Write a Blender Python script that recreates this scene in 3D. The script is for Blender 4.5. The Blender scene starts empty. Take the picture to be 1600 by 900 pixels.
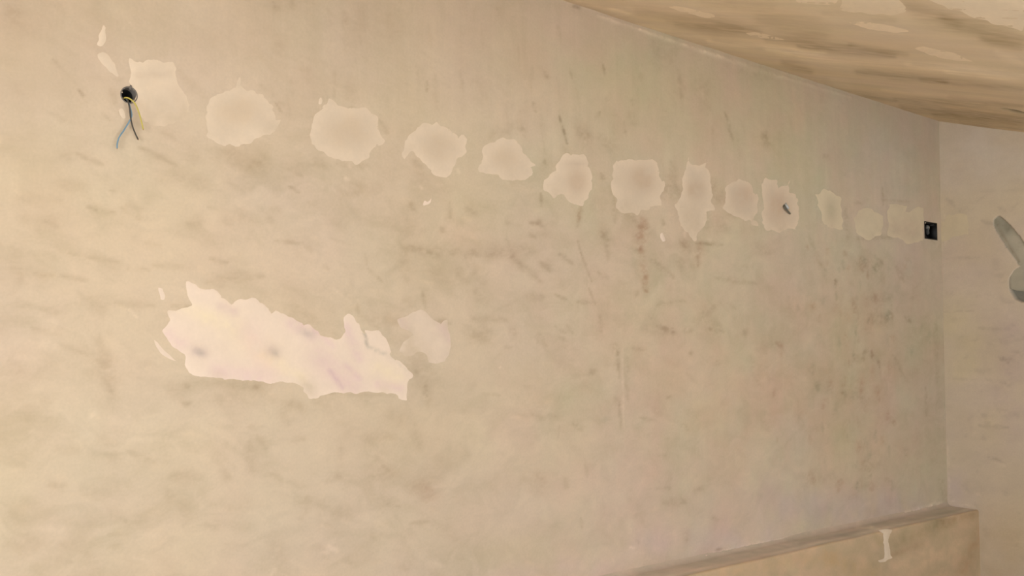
import bpy, math, random
import numpy as np
from mathutils import Vector
from mathutils.geometry import delaunay_2d_cdt

random.seed(7)
rng = np.random.default_rng(11)
scene = bpy.context.scene
col = scene.collection

# ------------------------------------------------------------------ camera
EYE = np.array([0.0, 0.0, 1.45])            # floor is z = 0
FPX, HORIZON, VANISH = 1600.0, 540.0, 2650.0
pitch = math.atan((HORIZON - 450) / FPX)
yaw = math.atan((VANISH - 800) * math.cos(pitch) / FPX)     # angle between view and the long wall
FWD = np.array([math.cos(yaw) * math.cos(pitch), math.sin(yaw) * math.cos(pitch), math.sin(pitch)])
RGT = np.array([math.sin(yaw), -math.cos(yaw), 0.0])
UPV = np.cross(RGT, FWD)
cam_data = bpy.data.cameras.new('camera')
cam_data.sensor_width = 36.0
cam_data.lens = 36.0 * FPX / 1600.0
cam_data.clip_start = 0.05
cam = bpy.data.objects.new('camera', cam_data)
col.objects.link(cam)
cam.location = EYE
cam.rotation_euler = Vector(FWD).to_track_quat('-Z', 'Y').to_euler()
scene.camera = cam

# ------------------------------------------------------------------ sky, daylight, exposure
world = bpy.data.worlds.new('overcast sky')
world.use_nodes = True
scene.world = world
bg = world.node_tree.nodes['Background']
bg.inputs['Color'].default_value = (0.86, 0.92, 1.0, 1)
bg.inputs['Strength'].default_value = 1.0
WIN_X0, WIN_X1, WIN_Z0, WIN_Z1, BACK_Y = -0.6, 4.4, 0.10, 2.04, -3.0
ld = bpy.data.lights.new('window daylight', 'AREA')
ld.shape = 'RECTANGLE'
ld.size, ld.size_y = WIN_X1 - WIN_X0 - 0.1, WIN_Z1 - WIN_Z0 - 0.1
ld.energy = 82
ld.color = (0.97, 0.985, 1.0)
lo = bpy.data.objects.new('window_daylight', ld)
col.objects.link(lo)
lo.location = ((WIN_X0 + WIN_X1) / 2, BACK_Y - 0.02, (WIN_Z0 + WIN_Z1) / 2)
lo.rotation_euler = (math.radians(90), 0, 0)          # shines toward +Y, into the room
added_sun = bpy.data.lights.new('added_sun', 'SUN')                # unseen low sun, added so the floor bounces light up to the ceiling
added_sun.energy = 15.0; added_sun.angle = math.radians(0.6); added_sun.color = (1.0, 0.97, 0.93)
so = bpy.data.objects.new('added_sun', added_sun); col.objects.link(so)
so.rotation_euler = Vector((0.05, 0.85, -0.66)).to_track_quat('-Z', 'Y').to_euler()
LW_Y0, LW_Y1, LW_Z0, LW_Z1, X_LEFT = -0.9, 1.4, 1.0, 2.08, -1.7
l2 = bpy.data.lights.new('side window daylight', 'AREA')
l2.shape = 'RECTANGLE'; l2.size = LW_Z1 - LW_Z0 - 0.1; l2.size_y = LW_Y1 - LW_Y0 - 0.1
l2.energy = 84; l2.color = (0.97, 0.985, 1.0)
l2o = bpy.data.objects.new('side_window_daylight', l2); col.objects.link(l2o)
l2o.location = (X_LEFT - 0.02, (LW_Y0 + LW_Y1) / 2, (LW_Z0 + LW_Z1) / 2)
l2o.rotation_euler = (0, math.radians(-90), 0)         # shines toward +X
vs = scene.view_settings
scene.display_settings.display_device = 'sRGB'
vs.view_transform = 'Standard'
vs.look = 'None'
vs.exposure = 0.09
vs.gamma = 1.0
vs.use_curve_mapping = False

# ------------------------------------------------------------------ room measures
D, XE = 2.70, 5.474                          # long wall plane y = D, end wall plane x = XE
LEDGE_Y, LEDGE_Z = 2.532, EYE[2] - 0.870     # front edge and top of the boxed-in ledge
ZC = EYE[2] + 1.243                          # ceiling height at the far corner
SLOPE = 0.294                                # the ceiling falls away from the long wall

def ray(px, py):
    return FWD + RGT * (px - 800) / FPX + UPV * (450 - py) / FPX

# ------------------------------------------------------------------ noise
def vnoise(x, y, seed):
    x = np.asarray(x, float); y = np.asarray(y, float)
    r = np.random.default_rng(seed).random((256, 256)) * 2 - 1
    xi = np.floor(x).astype(int); yi = np.floor(y).astype(int)
    fx = x - xi; fy = y - yi
    fx = fx * fx * fx * (fx * (fx * 6 - 15) + 10); fy = fy * fy * fy * (fy * (fy * 6 - 15) + 10)
    a, b, c, d = xi & 255, (xi + 1) & 255, yi & 255, (yi + 1) & 255
    return (r[a, c] * (1 - fx) + r[b, c] * fx) * (1 - fy) + (r[a, d] * (1 - fx) + r[b, d] * fx) * fy

def fbm(s, t, sx, sy, seed, ang=0.0, octv=4, gain=0.55):
    ca, sa = math.cos(ang), math.sin(ang)
    u = (s * ca + t * sa) / sx; v = (-s * sa + t * ca) / sy
    o = 0; amp = 1; tot = 0
    for k in range(octv):
        o = o + amp * vnoise(u + 17.3 * k, v + 9.1 * k, seed + k); tot += amp
        amp *= gain; u = u * 2.03; v = v * 2.03
    return o / tot * 1.6

def sstep(a, b, x):
    t = np.clip((x - a) / (b - a), 0, 1)
    return t * t * (3 - 2 * t)

# ------------------------------------------------------------------ materials
def plaster_material(name, rough=0.92, grain=900.0, bump=0.10, speck=0.035):
    m = bpy.data.materials.new(name); m.use_nodes = True
    nt = m.node_tree; n = nt.nodes; l = nt.links
    b = n['Principled BSDF']
    b.inputs['Roughness'].default_value = rough
    b.inputs['Specular IOR Level'].default_value = 0.2
    at = n.new('ShaderNodeAttribute'); at.attribute_name = 'Col'
    tc = n.new('ShaderNodeTexCoord')
    n1 = n.new('ShaderNodeTexNoise'); n1.inputs['Scale'].default_value = grain / 7; n1.inputs['Detail'].default_value = 4
    l.new(tc.outputs['Object'], n1.inputs['Vector'])
    mr = n.new('ShaderNodeMapRange')
    mr.inputs['To Min'].default_value = 1 - speck; mr.inputs['To Max'].default_value = 1 + speck
    mr.inputs['From Min'].default_value = 0.25; mr.inputs['From Max'].default_value = 0.75
    l.new(n1.outputs['Fac'], mr.inputs['Value'])
    mx = n.new('ShaderNodeMix'); mx.data_type = 'RGBA'; mx.blend_type = 'MULTIPLY'
    mx.inputs['Factor'].default_value = 1
    l.new(at.outputs['Color'], mx.inputs['A']); l.new(mr.outputs['Result'], mx.inputs['B'])
    l.new(mx.outputs['Result'], b.inputs['Base Color'])
    n2 = n.new('ShaderNodeTexNoise'); n2.inputs['Scale'].default_value = grain / 10; n2.inputs['Detail'].default_value = 5
    l.new(tc.outputs['Object'], n2.inputs['Vector'])
    bp = n.new('ShaderNodeBump'); bp.inputs['Strength'].default_value = bump; bp.inputs['Distance'].default_value = 0.002
    l.new(n2.outputs['Fac'], bp.inputs['Height']); l.new(bp.outputs['Normal'], b.inputs['Normal'])
    return m

def plain_material(name, rgb, rough=0.5, spec=0.4, wob=0.08, scale=60.0, metal=0.0):
    m = bpy.data.materials.new(name); m.use_nodes = True
    nt = m.node_tree; n = nt.nodes; l = nt.links
    b = n['Principled BSDF']
    b.inputs['Roughness'].default_value = rough
    b.inputs['Specular IOR Level'].default_value = spec
    b.inputs['Metallic'].default_value = metal
    tc = n.new('ShaderNodeTexCoord'); nz = n.new('ShaderNodeTexNoise'); nz.inputs['Scale'].default_value = scale
    l.new(tc.outputs['Object'], nz.inputs['Vector'])
    cr = n.new('ShaderNodeValToRGB')
    cr.color_ramp.elements[0].color = tuple(c * (1 - wob) for c in rgb) + (1,)
    cr.color_ramp.elements[1].color = tuple(c * (1 + wob) for c in rgb) + (1,)
    l.new(nz.outputs['Fac'], cr.inputs['Fac']); l.new(cr.outputs['Color'], b.inputs['Base Color'])
    return m

M_WALL = plaster_material('old skimmed plaster')
M_FILL = plaster_material('filler plaster', rough=0.95, grain=700, bump=0.08, speck=0.02)
M_CEIL = plaster_material('streaky ceiling paint', rough=0.9, grain=500, bump=0.06, speck=0.02)
WALL = np.array([0.575, 0.468, 0.345])       # albedo of the dry plaster
FILLER = np.array([0.650, 0.538, 0.412])
FRESH = np.array([0.745, 0.615, 0.500])

# ------------------------------------------------------------------ meshes
def mesh_from(name, V, F, mat, colours=None, smooth=True):
    me = bpy.data.meshes.new(name)
    V = np.asarray(V, np.float32); F = np.asarray(F, np.int32)
    k = F.shape[1]
    me.vertices.add(len(V)); me.vertices.foreach_set('co', V.ravel())
    me.loops.add(F.size); me.loops.foreach_set('vertex_index', F.ravel())
    me.polygons.add(len(F)); me.polygons.foreach_set('loop_start', np.arange(0, F.size, k, dtype=np.int32))
    if smooth:
        me.polygons.foreach_set('use_smooth', np.ones(len(F), bool))
    me.update(calc_edges=True)
    if colours is not None:
        a = me.color_attributes.new('Col', 'FLOAT_COLOR', 'POINT')
        c4 = np.ones((len(V), 4), np.float32); c4[:, :3] = np.clip(colours, 0, 1)
        a.data.foreach_set('color', c4.ravel())
    me.materials.append(mat)
    return me

def link(name, me, parent=None, loc=(0, 0, 0)):
    o = bpy.data.objects.new(name, me); col.objects.link(o)
    o.location = loc
    if parent: o.parent = parent
    return o

def tag(o, label, cat, group=None):
    o['label'] = label; o['category'] = cat
    if group: o['group'] = group
    return o

def struct(o):
    o['kind'] = 'structure'; return o

def boxes(name, lst, mat, parent=None, bevel=0.0):
    V, F = [], []
    for (x0, y0, z0, x1, y1, z1) in lst:
        b = len(V)
        V += [(x0,y0,z0),(x1,y0,z0),(x1,y1,z0),(x0,y1,z0),(x0,y0,z1),(x1,y0,z1),(x1,y1,z1),(x0,y1,z1)]
        F += [[b+i for i in q] for q in ((0,3,2,1),(4,5,6,7),(0,1,5,4),(1,2,6,5),(2,3,7,6),(3,0,4,7))]
    o = link(name, mesh_from(name, V, F, mat, smooth=False), parent)
    if bevel:
        md = o.modifiers.new('bevel', 'BEVEL'); md.width = bevel; md.segments = 2
    return o

class Surface:
    """A plastered surface: plane with relief H and colour C on a grid of (s, t) metres."""
    def __init__(self, O, U, V, N, s, t, base):
        self.O, self.U, self.V, self.N = (np.array(a, float) for a in (O, U, V, N))
        self.s, self.t = np.array(s, float), np.array(t, float)
        self.S, self.T = np.meshgrid(self.s, self.t, indexing='ij')
        self.H = np.zeros_like(self.S)
        self.C = np.ones(self.S.shape + (3,)) * np.array(base)
        self.fine = None
    def uv(self, px, py):
        d = ray(px, py)
        k = np.dot(self.O - EYE, self.N) / np.dot(d, self.N)
        q = EYE + d * k - self.O
        return np.array([np.dot(q, self.U), np.dot(q, self.V)])
    def jac(self, px, py):              # metres on the surface per photo pixel, 2x2
        p = self.uv(px, py)
        return np.stack([(self.uv(px + 1, py) - p), (self.uv(px, py + 1) - p)], axis=1)
    def _field(self, a, b, w, soft=2.6):
        """falloff 0..1 round the segment a-b (photo points), w = half width there"""
        mx, my = (a[0] + b[0]) / 2, (a[1] + b[1]) / 2
        Ji = np.linalg.inv(self.jac(mx, my))
        A = Ji @ self.uv(*a); B = Ji @ self.uv(*b)
        P = [self.uv(*a), self.uv(*b)]
        ext = np.abs(np.linalg.inv(Ji)) @ np.array([w * soft, w * soft])
        lo = np.minimum(*P) - ext; hi = np.maximum(*P) + ext
        i0, i1 = np.searchsorted(self.s, [lo[0], hi[0]]); j0, j1 = np.searchsorted(self.t, [lo[1], hi[1]])
        if i1 <= i0 or j1 <= j0: return None
        sl = (slice(i0, i1), slice(j0, j1))
        X = Ji[0, 0] * self.S[sl] + Ji[0, 1] * self.T[sl]; Y = Ji[1, 0] * self.S[sl] + Ji[1, 1] * self.T[sl]
        dx, dy = B - A; L = dx * dx + dy * dy + 1e-9
        k = np.clip(((X - A[0]) * dx + (Y - A[1]) * dy) / L, 0, 1)
        d2 = (X - A[0] - k * dx) ** 2 + (Y - A[1] - k * dy) ** 2
        taper = 0.55 + 0.45 * np.sin(math.pi * np.clip(k, 0.0, 1.0))
        return sl, np.exp(-d2 / (w * w * (taper ** 2 if L > 4 * w * w else 1)) * 1.3)
    def mark(self, x0, y0, x1, y1, w, k, tint=(1, 1, 1), height=0.0, rough=1.0):
        """k > 0 darkens, k < 0 pales; tint shifts the hue of the mark"""
        r = self._field((x0, y0), (x1, y1), max(w, 1.0))
        if r is None: return
        sl, f = r
        if rough and self.fine is not None:
            f = f * np.clip(0.85 + 1.1 * rough * self.fine[sl], 0.0, 1.8)
        f = np.clip(f, 0, 1.3)
        mul = np.array([1 - 0.26 * k] * 3) * (1 + (np.array(tint) - 1) * min(abs(k) * 1.2, 1))
        self.C[sl] *= 1 + (mul - 1) * f[..., None]
        if height: self.H[sl] += height * f
    def wash(self, cx, cy, rx, ry, tint, seed=None):
        """a wide soft stain or shift of tone"""
        Ji = np.linalg.inv(self.jac(cx, cy)); c = self.uv(cx, cy)
        X = Ji[0, 0] * (self.S - c[0]) + Ji[0, 1] * (self.T - c[1]); Y = Ji[1, 0] * (self.S - c[0]) + Ji[1, 1] * (self.T - c[1])
        f = np.exp(-(X / rx) ** 2 - (Y / ry) ** 2)
        if seed is not None:
            f = np.clip(f * (1 + 0.7 * fbm(self.S, self.T, 0.12, 0.12, seed, octv=3)), 0, 1.2)
        self.C *= 1 + (np.array(tint) - 1) * f[..., None]
    def height(self, s, t):
        i = np.clip(np.searchsorted(self.s, s) - 1, 0, len(self.s) - 2); j = np.clip(np.searchsorted(self.t, t) - 1, 0, len(self.t) - 2)
        a = (s - self.s[i]) / (self.s[i+1] - self.s[i]); b = (t - self.t[j]) / (self.t[j+1] - self.t[j])
        H = self.H
        return H[i,j]*(1-a)*(1-b)+H[i+1,j]*a*(1-b)+H[i,j+1]*(1-a)*b+H[i+1,j+1]*a*b
    def point(self, s, t, h):
        s, t, h = (np.asarray(q, float)[..., None] for q in (s, t, h))
        return self.O + s * self.U + t * self.V + h * self.N
    def build(self, name, mat, drop=None):
        P = self.point(self.S, self.T, self.H).reshape(-1, 3)
        ns, ntt = self.S.shape
        idx = np.arange(ns * ntt).reshape(ns, ntt)
        F = np.stack([idx[:-1, :-1], idx[1:, :-1], idx[1:, 1:], idx[:-1, 1:]], -1).reshape(-1, 4)
        n = np.cross(self.U, self.V)
        if np.dot(n, self.N) < 0: F = F[:, ::-1]
        if drop is not None:
            sc = (self.S[:-1, :-1] + self.S[1:, 1:]) / 2; tc = (self.T[:-1, :-1] + self.T[1:, 1:]) / 2
            F = F[~drop(sc, tc).reshape(-1)]
        return link(name, mesh_from(name, P, F, mat, self.C.reshape(-1, 3)))

def spaced(segs):
    """segs: list of (start, end, step0, step1)"""
    out = []
    for a, b, s0, s1 in segs:
        x = a
        while x < b - 1e-6:
            out.append(x)
            x += s0 + (s1 - s0) * (x - a) / (b - a)
    out.append(segs[-1][1])
    return np.array(out)

def snap(arr, vals):
    for v in vals:
        arr[np.argmin(np.abs(arr - v))] = v
    return np.sort(arr)

# ------------------------------------------------------------------ the long wall
def long_wall():
    W0 = Surface((0, D, 0), (1, 0, 0), (0, 0, 1), (0, -1, 0), [0, 1], [0, 1], WALL)
    rc = W0.uv(201.5, 148.5)
    q0, q1 = W0.uv(1445, 372), W0.uv(1463.5, 349.5)
    s = spaced([(X_LEFT, 0.55, 0.04, 0.01), (0.55, 5.40, 0.0042, 0.0095), (5.40, XE + 0.012, 0.005, 0.005)])
    t = spaced([(0.0, 0.56, 0.02, 0.01), (0.56, 2.86, 0.0050, 0.0050)])
    s = snap(s, [q0[0], q1[0]]); t = snap(t, [q0[1], q1[1]])
    W = Surface((0, D, 0), (1, 0, 0), (0, 0, 1), (0, -1, 0), s, t, WALL)
    S, T = W.S, W.T
    W.fine = 0.55 * fbm(S, T, 0.035, 0.02, 101, octv=3) + 0.30 * fbm(S, T, 0.014, 0.009, 105, octv=2)
    # mottling of the skim coat: broad clouds, trowel sweeps dragged sideways, fine grain
    broad = fbm(S, T, 0.55, 0.40, 1, octv=3)
    wx_, wy_ = fbm(S, T, 0.20, 0.16, 61, octv=3), fbm(S, T, 0.20, 0.16, 66, octv=3)
    A_, B_ = S + 0.055 * wx_, T + 0.040 * wy_
    cloud = fbm(A_, B_, 0.17, 0.10, 5, 0.25, 5, 0.62)
    sweepL = fbm(A_, B_, 0.20, 0.042, 9, -0.30, 5, 0.62)
    swirl = fbm(A_ + 0.05 * wy_, B_ - 0.04 * wx_, 0.075, 0.055, 71, 0.3, 4, 0.65)
    sweepV = fbm(S, T, 0.045, 0.34, 14, 0.05, 4)
    combV = fbm(S, T, 0.012, 0.25, 17, 0.03, 3)
    grain = fbm(S, T, 0.03, 0.022, 19, octv=3)
    leftness = 1 - sstep(1.5, 2.3, S + 0.25 * broad)
    top = sstep(1.9, 2.15, T + 0.1 * broad)
    vert = np.clip(top * 0.9 + sstep(2.3, 3.0, S) * 0.6, 0, 1)
    calm = 1 - 0.6 * top
    val = 1 + 0.026 * broad + 0.062 * cloud * calm + 0.066 * sweepL * (0.3 + 0.7 * leftness) * (1 - top) + 0.048 * swirl * calm + 0.026 * sweepV * vert + 0.012 * combV * vert + 0.014 * grain
    val -= 0.07 * sstep(0.20, 0.75, cloud * 0.6 + sweepL * 0.6 + swirl * .2) * (1 - top) * (0.5 + 0.5 * leftness)
    W.C *= val[..., None]
    W.C[..., 2] *= 1 + 0.5 * (np.clip(val, 0.8, 1.0) - 1) * 0.6          # thin spots are a little browner
    ch = fbm(S, T, 0.30, 0.24, 31, octv=3); ch2 = fbm(S, T, 0.10, 0.14, 36, octv=3); ch3 = fbm(S, T, 0.5, 0.3, 41, octv=2)
    far = sstep(1.8, 3.2, S)
    W.C *= 1 + (np.array([0.962, 0.995, 1.02]) - 1) * sstep(3.0, 5.2, S)[..., None]      # far end greyed in the colour to offset warm bounce light
    gr = 0.007 + 0.014 * far
    W.C[..., 0] *= 1 + gr * (ch + 0.7 * ch2)
    W.C[..., 1] *= 1 - gr * 0.9 * (ch + 0.7 * ch2)
    W.C[..., 2] *= 1 + 0.028 * ch3
    W.H += 0.0011 * broad + 0.0008 * cloud + 0.0006 * sweepL * leftness + 0.0004 * sweepV * vert + 0.00022 * grain
    # wide stains, and washes that shift the tone of whole areas
    W.wash(1390, 260, 110, 150, (1.01, 1.035, 1.08), 50)  # mauve stain, also greyed to offset warm bounce light
    W.wash(1250, 250, 90, 110, (0.97, 1.00, 0.955), 51)
    W.wash(1000, 120, 170, 70, (0.965, 0.985, 0.95), 52)
    W.wash(930, 300, 120, 110, (0.97, 0.99, 0.965), 53)
    W.wash(1330, 580, 95, 170, (0.985, 0.95, 0.915), 54)
    W.wash(1160, 620, 140, 120, (1.00, 0.98, 0.95), 55)
    W.wash(1330, 800, 170, 38, (0.96, 0.965, 1.08), 56)
    W.wash(1120, 855, 150, 30, (0.97, 0.975, 1.08), 57)
    W.wash(870, 895, 170, 22, (1.01, 0.99, 1.08), 58)
    W.wash(790, 870, 60, 25, (0.97, 1.0, 0.97), 59)
    W.wash(715, 365, 34, 24, (1.05, 1.02, 1.03), 60)
    W.wash(330, 370, 150, 60, (1.03, 1.03, 1.03), 61)
    W.wash(300, 700, 90, 60, (1.035, 1.035, 1.03), 62)
    W.wash(30, 250, 80, 260, (0.955, 0.947, 0.93), 63)  # darker towards the left edge
    W.wash(300, 20, 380, 110, (0.955, 0.953, 0.94), 64)  # darker along the top left
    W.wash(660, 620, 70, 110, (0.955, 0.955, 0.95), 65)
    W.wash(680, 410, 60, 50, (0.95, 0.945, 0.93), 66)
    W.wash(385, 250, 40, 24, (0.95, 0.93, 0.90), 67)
    W.wash(1435, 560, 40, 260, (0.96, 0.955, 0.945))  # darker towards the far corner
    W.wash(30, 20, 160, 130, (0.935, 0.925, 0.915), 68)  # top left corner darker still
    # dirt and trowel marks, one table per tile of 400 x 225 photo points, four units to a point
    tiles = {
     (0,0): [(330,370,380,420,14,.45),(380,420,500,560,10,.15),(490,560,540,630,11,.85),(380,60,400,110,30,.4),(640,700,690,760,9,.4),(740,700,760,730,9,.45),(865,395,885,395,12,.6),(270,680,450,770,20,.3),(1000,800,1090,870,22,.4),(1120,440,1280,620,32,.25),(80,20,110,120,60,.25),(690,560,720,640,30,.45),(100,560,150,600,30,.2),(560,480,760,500,24,.2)],
     (0,1): [(480,60,640,130,18,.55),(870,20,1100,130,18,.55),(1100,200,1380,280,40,.4),(390,80,490,70,30,.3),(540,390,640,420,14,.75),(640,420,720,430,14,.5),(760,400,870,470,16,.5),(690,290,730,300,12,.6),(280,480,360,520,20,.45),(280,430,360,470,16,.3),(430,680,740,740,16,.45),(800,780,930,790,20,.5),(960,755,1180,770,22,.4),(1310,715,1420,740,16,.5),(1180,495,1270,490,30,.4),(1420,480,1500,440,40,.35),(1300,850,1560,830,44,.45),(380,820,540,850,18,.5),(220,810,330,820,24,.4),(1420,60,1580,120,80,.35),(120,450,300,520,50,.25),(380,250,500,270,60,.3),(1180,30,1200,100,40,.3),(80,640,130,860,50,.3),(120,340,380,350,40,.2),(1400,230,1580,260,50,.25)],
     (0,2): [(620,310,700,640,48,.4),(580,480,700,560,60,.25),(1150,600,1190,620,18,.55),(1150,720,1180,725,18,.65),(1080,640,1120,650,44,.35),(380,350,540,420,20,.35),(720,95,960,110,26,.35),(1080,110,1190,120,26,.4),(1300,590,1600,620,44,.35),(1360,690,1500,720,56,.25),(200,250,380,290,20,.3),(130,460,310,470,80,.2),(90,480,110,500,44,.3),(250,700,330,710,20,.35),(1550,870,1600,880,16,.45),(600,710,620,720,20,.35),(250,130,350,150,40,.25),(560,60,640,110,50,.3),(80,720,330,800,60,.2),(700,640,660,760,50,.25),(80,40,120,80,30,.3)],
     (0,3): [(300,330,420,330,24,.35),(800,120,960,190,24,.35),(680,640,800,640,14,.4),(680,480,780,550,34,.3),(380,700,470,710,24,.3),(360,790,450,810,20,.3),(1080,280,1250,280,44,.35),(1560,60,1570,240,30,.35),(1290,580,1340,600,26,.3),(1400,240,1420,280,24,.35),(50,700,250,700,70,.25),(560,390,620,390,60,.25),(1440,480,1560,440,44,.3),(640,40,720,180,60,.3),(360,100,480,120,40,.25),(60,100,140,220,50,.25),(100,500,250,520,70,.2),(800,560,900,560,40,.2),(1050,380,1060,420,24,.3),(1400,700,1560,720,20,.25),(700,800,900,860,70,.15),(1140,470,1160,540,40,.2)],
     (1,0): [(120,10,130,40,30,.5),(215,0,225,40,22,.4),(550,90,560,130,22,.45),(140,250,150,300,32,.4),(1070,510,1070,570,11,.9),(120,640,160,700,9,.75),(770,750,820,830,20,.5),(1470,850,1600,790,50,.35),(650,220,655,270,14,.35),(300,440,310,480,30,.25),(30,530,110,600,30,.35),(1510,60,1520,90,20,.35),(1270,215,1300,205,16,.3),(460,60,470,150,26,.25),(650,60,660,150,40,.2),(840,40,850,260,50,.15),(880,200,900,210,20,.25),(1380,520,1400,600,40,.2),(1280,300,1290,420,50,.15),(150,640,170,650,12,.4)],
     (1,1): [(210,265,270,300,13,.65),(150,100,290,200,18,.35),(380,100,430,130,30,.4),(510,120,690,140,30,.35),(540,280,740,270,60,.35),(990,110,1050,180,30,.5),(970,380,980,410,18,.65),(1320,410,1360,430,20,.65),(1570,490,1580,490,16,.65),(1210,360,1215,460,14,.45),(1165,530,1170,545,18,.55),(950,640,1130,690,34,.6),(1130,650,1230,680,40,.45),(1350,680,1420,690,40,.55),(1500,670,1590,690,40,.65),(120,600,270,620,16,.55),(290,620,350,670,22,.35),(430,760,450,780,16,.45),(700,780,790,860,11,.55),(680,690,690,750,14,.4),(1270,800,1320,850,40,.45),(1360,760,1430,860,40,.35),(0,820,50,830,16,.45),(80,460,100,480,20,.4),(100,400,140,410,20,.35),(915,640,945,850,36,.35),(920,540,1060,530,40,.25),(1040,200,1160,230,60,.25),(1100,780,1200,860,40,.25),(650,430,700,450,40,.2),(330,370,400,400,30,.2),(1520,220,1600,250,40,.25)],
     (1,2): [(630,90,640,180,12,.55),(1040,20,1060,130,14,.55),(940,80,950,110,30,.4),(1130,200,1210,220,20,.7),(1330,190,1560,200,30,.45),(1370,290,1430,300,50,.55),(1380,30,1430,60,40,.45),(1000,460,1090,560,70,.35),(1000,520,1080,700,44,.25),(780,200,880,200,40,.45),(380,700,430,720,30,.45),(220,730,280,750,30,.45),(1420,660,1520,670,12,.45),(860,790,900,830,40,.35),(500,780,560,900,60,.2),(0,610,100,600,40,.35),(1550,370,1600,370,10,.45),(80,700,260,720,50,.25),(460,660,860,670,16,.35),(660,180,760,240,24,.4),(600,60,620,120,60,.25),(850,300,960,340,50,.3),(1060,600,1070,760,20,.3),(1300,560,1360,600,60,.2),(240,120,330,200,60,.25),(160,780,200,840,30,.35)],
     (1,3): [(510,270,530,290,16,.55),(440,310,500,290,22,.45),(750,150,800,220,16,.35),(0,20,60,100,24,.35),(200,50,300,40,24,.4),(660,40,860,30,40,.35),(230,310,300,340,30,.35),(700,240,880,280,60,.3),(1000,350,1070,380,70,.25),(430,480,560,500,60,.3),(280,540,300,550,16,.35),(820,450,900,470,14,.45),(425,775,445,790,10,.6),(960,570,1080,560,14,.4),(100,650,150,800,60,.3),(770,620,800,650,30,.25),(530,100,540,200,30,.3),(1000,20,1020,80,30,.3),(1150,200,1300,160,70,.2),(560,780,760,800,40,.2),(320,400,310,500,30,.3),(1100,540,1240,660,50,.2),(880,840,960,860,24,.25),(720,600,740,680,20,.25),(100,260,160,310,20,.2)],
     (2,0): [(295,720,345,900,9,.95),(570,400,580,470,9,.75),(360,430,375,490,9,.55),(205,455,220,480,15,.55),(130,640,150,700,13,.55),(60,800,80,850,20,.45),(450,820,470,870,44,.4),(520,740,550,700,15,.45),(590,610,600,640,10,.35),(750,630,755,650,12,.4),(700,760,710,850,12,.35),(1050,480,1060,600,28,.35),(1330,700,1385,890,12,.55),(1580,850,1590,890,24,.6),(900,280,910,360,60,.3),(390,40,420,48,13,.8),(750,720,755,760,30,.35),(640,700,650,860,30,.2),(1180,520,1200,640,50,.2),(800,460,810,500,14,.25),(960,700,980,860,40,.15),(1440,440,1600,470,60,.25),(400,560,420,640,20,.15),(560,850,580,900,40,.3)],
     (2,1): [(205,100,215,140,14,.55),(180,310,185,390,12,.55),(110,490,160,500,16,.65),(170,480,185,510,16,.65),(560,190,570,210,16,.65),(120,570,140,580,16,.45),(410,600,430,680,9,.65),(430,680,500,860,9,.55),(410,520,440,390,16,.4),(570,560,600,600,28,.55),(590,620,600,720,16,.4),(640,340,645,490,16,.45),(940,480,945,500,12,.55),(740,440,760,440,20,.4),(1150,620,1310,630,13,.65),(1160,660,1165,760,13,.4),(870,720,1000,820,20,.45),(300,690,380,750,20,.45),(180,740,240,790,24,.45),(0,710,180,860,24,.4),(80,640,100,660,30,.45),(1250,280,1300,330,50,.4),(960,280,1030,300,60,.4),(1280,840,1520,870,20,.4),(540,800,600,840,16,.35),(330,30,345,60,24,.4),(1000,120,1010,240,30,.3),(1180,480,1330,520,60,.3),(1000,820,1010,830,12,.5),(1080,620,1110,660,30,.4),(1360,430,1400,440,24,.4),(700,440,860,540,30,.25),(1540,640,1600,680,30,.3),(1040,740,1130,760,40,.25)],
     (2,2): [(270,40,340,70,12,.55),(90,50,190,60,30,.4),(410,90,500,85,20,.45),(550,170,560,270,16,.4),(270,240,340,280,14,.45),(340,230,380,280,14,.45),(300,310,340,330,14,.45),(180,290,220,390,16,.45),(640,370,655,390,24,.55),(660,400,670,560,12,.55),(655,690,670,720,16,.55),(670,730,680,880,11,.4),(716,380,722,700,18,.3),(910,240,1000,260,20,.5),(1000,265,1010,275,14,.65),(1090,265,1110,265,18,.6),(1240,255,1320,270,18,.5),(1455,275,1456,285,20,.5),(1115,405,1116,410,14,.55),(900,100,1080,80,20,.4),(1160,190,1260,120,28,.35),(1500,440,1600,560,50,.25),(1275,465,1285,465,16,.45),(740,370,820,390,14,.35),(495,520,510,525,22,.45),(770,60,790,20,12,.4),(975,680,985,680,14,.5),(800,810,900,830,14,.4),(380,850,440,890,16,.35),(120,780,200,820,20,.3),(480,0,520,100,9,.4),(300,460,400,520,60,.2),(1140,200,1300,230,40,.25),(1520,560,1540,600,24,.3),(850,260,1000,300,50,.2),(0,250,20,290,20,.35),(1070,860,1100,880,16,.35)],
     (2,3): [(965,350,980,350,12,.65),(950,440,1080,440,30,.35),(1150,360,1190,350,24,.4),(780,670,790,690,12,.45),(430,540,435,620,12,.35),(1265,540,1275,550,20,.45),(330,300,340,340,20,.35),(1280,738,1300,730,12,.75),(845,880,855,880,10,.8),(740,370,800,560,40,.2),(960,40,1000,40,10,.35),(930,150,950,150,20,.3),(460,190,470,280,14,.25),(870,350,960,355,10,.3),(170,280,200,330,30,.25),(1080,620,1090,660,30,.3)],
     (3,1): [(715,270,720,380,10,.5),(370,310,390,310,18,.45),(800,770,850,860,16,.4),(590,740,680,770,40,.4),(600,590,780,580,20,.45),(480,400,500,600,20,.35),(355,75,370,80,14,.4),(690,720,720,750,14,.45),(730,350,900,360,12,.3),(560,580,570,620,14,.35),(260,580,330,760,16,.4),(540,370,620,350,20,.3),(980,560,1040,620,14,.15)],
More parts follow.
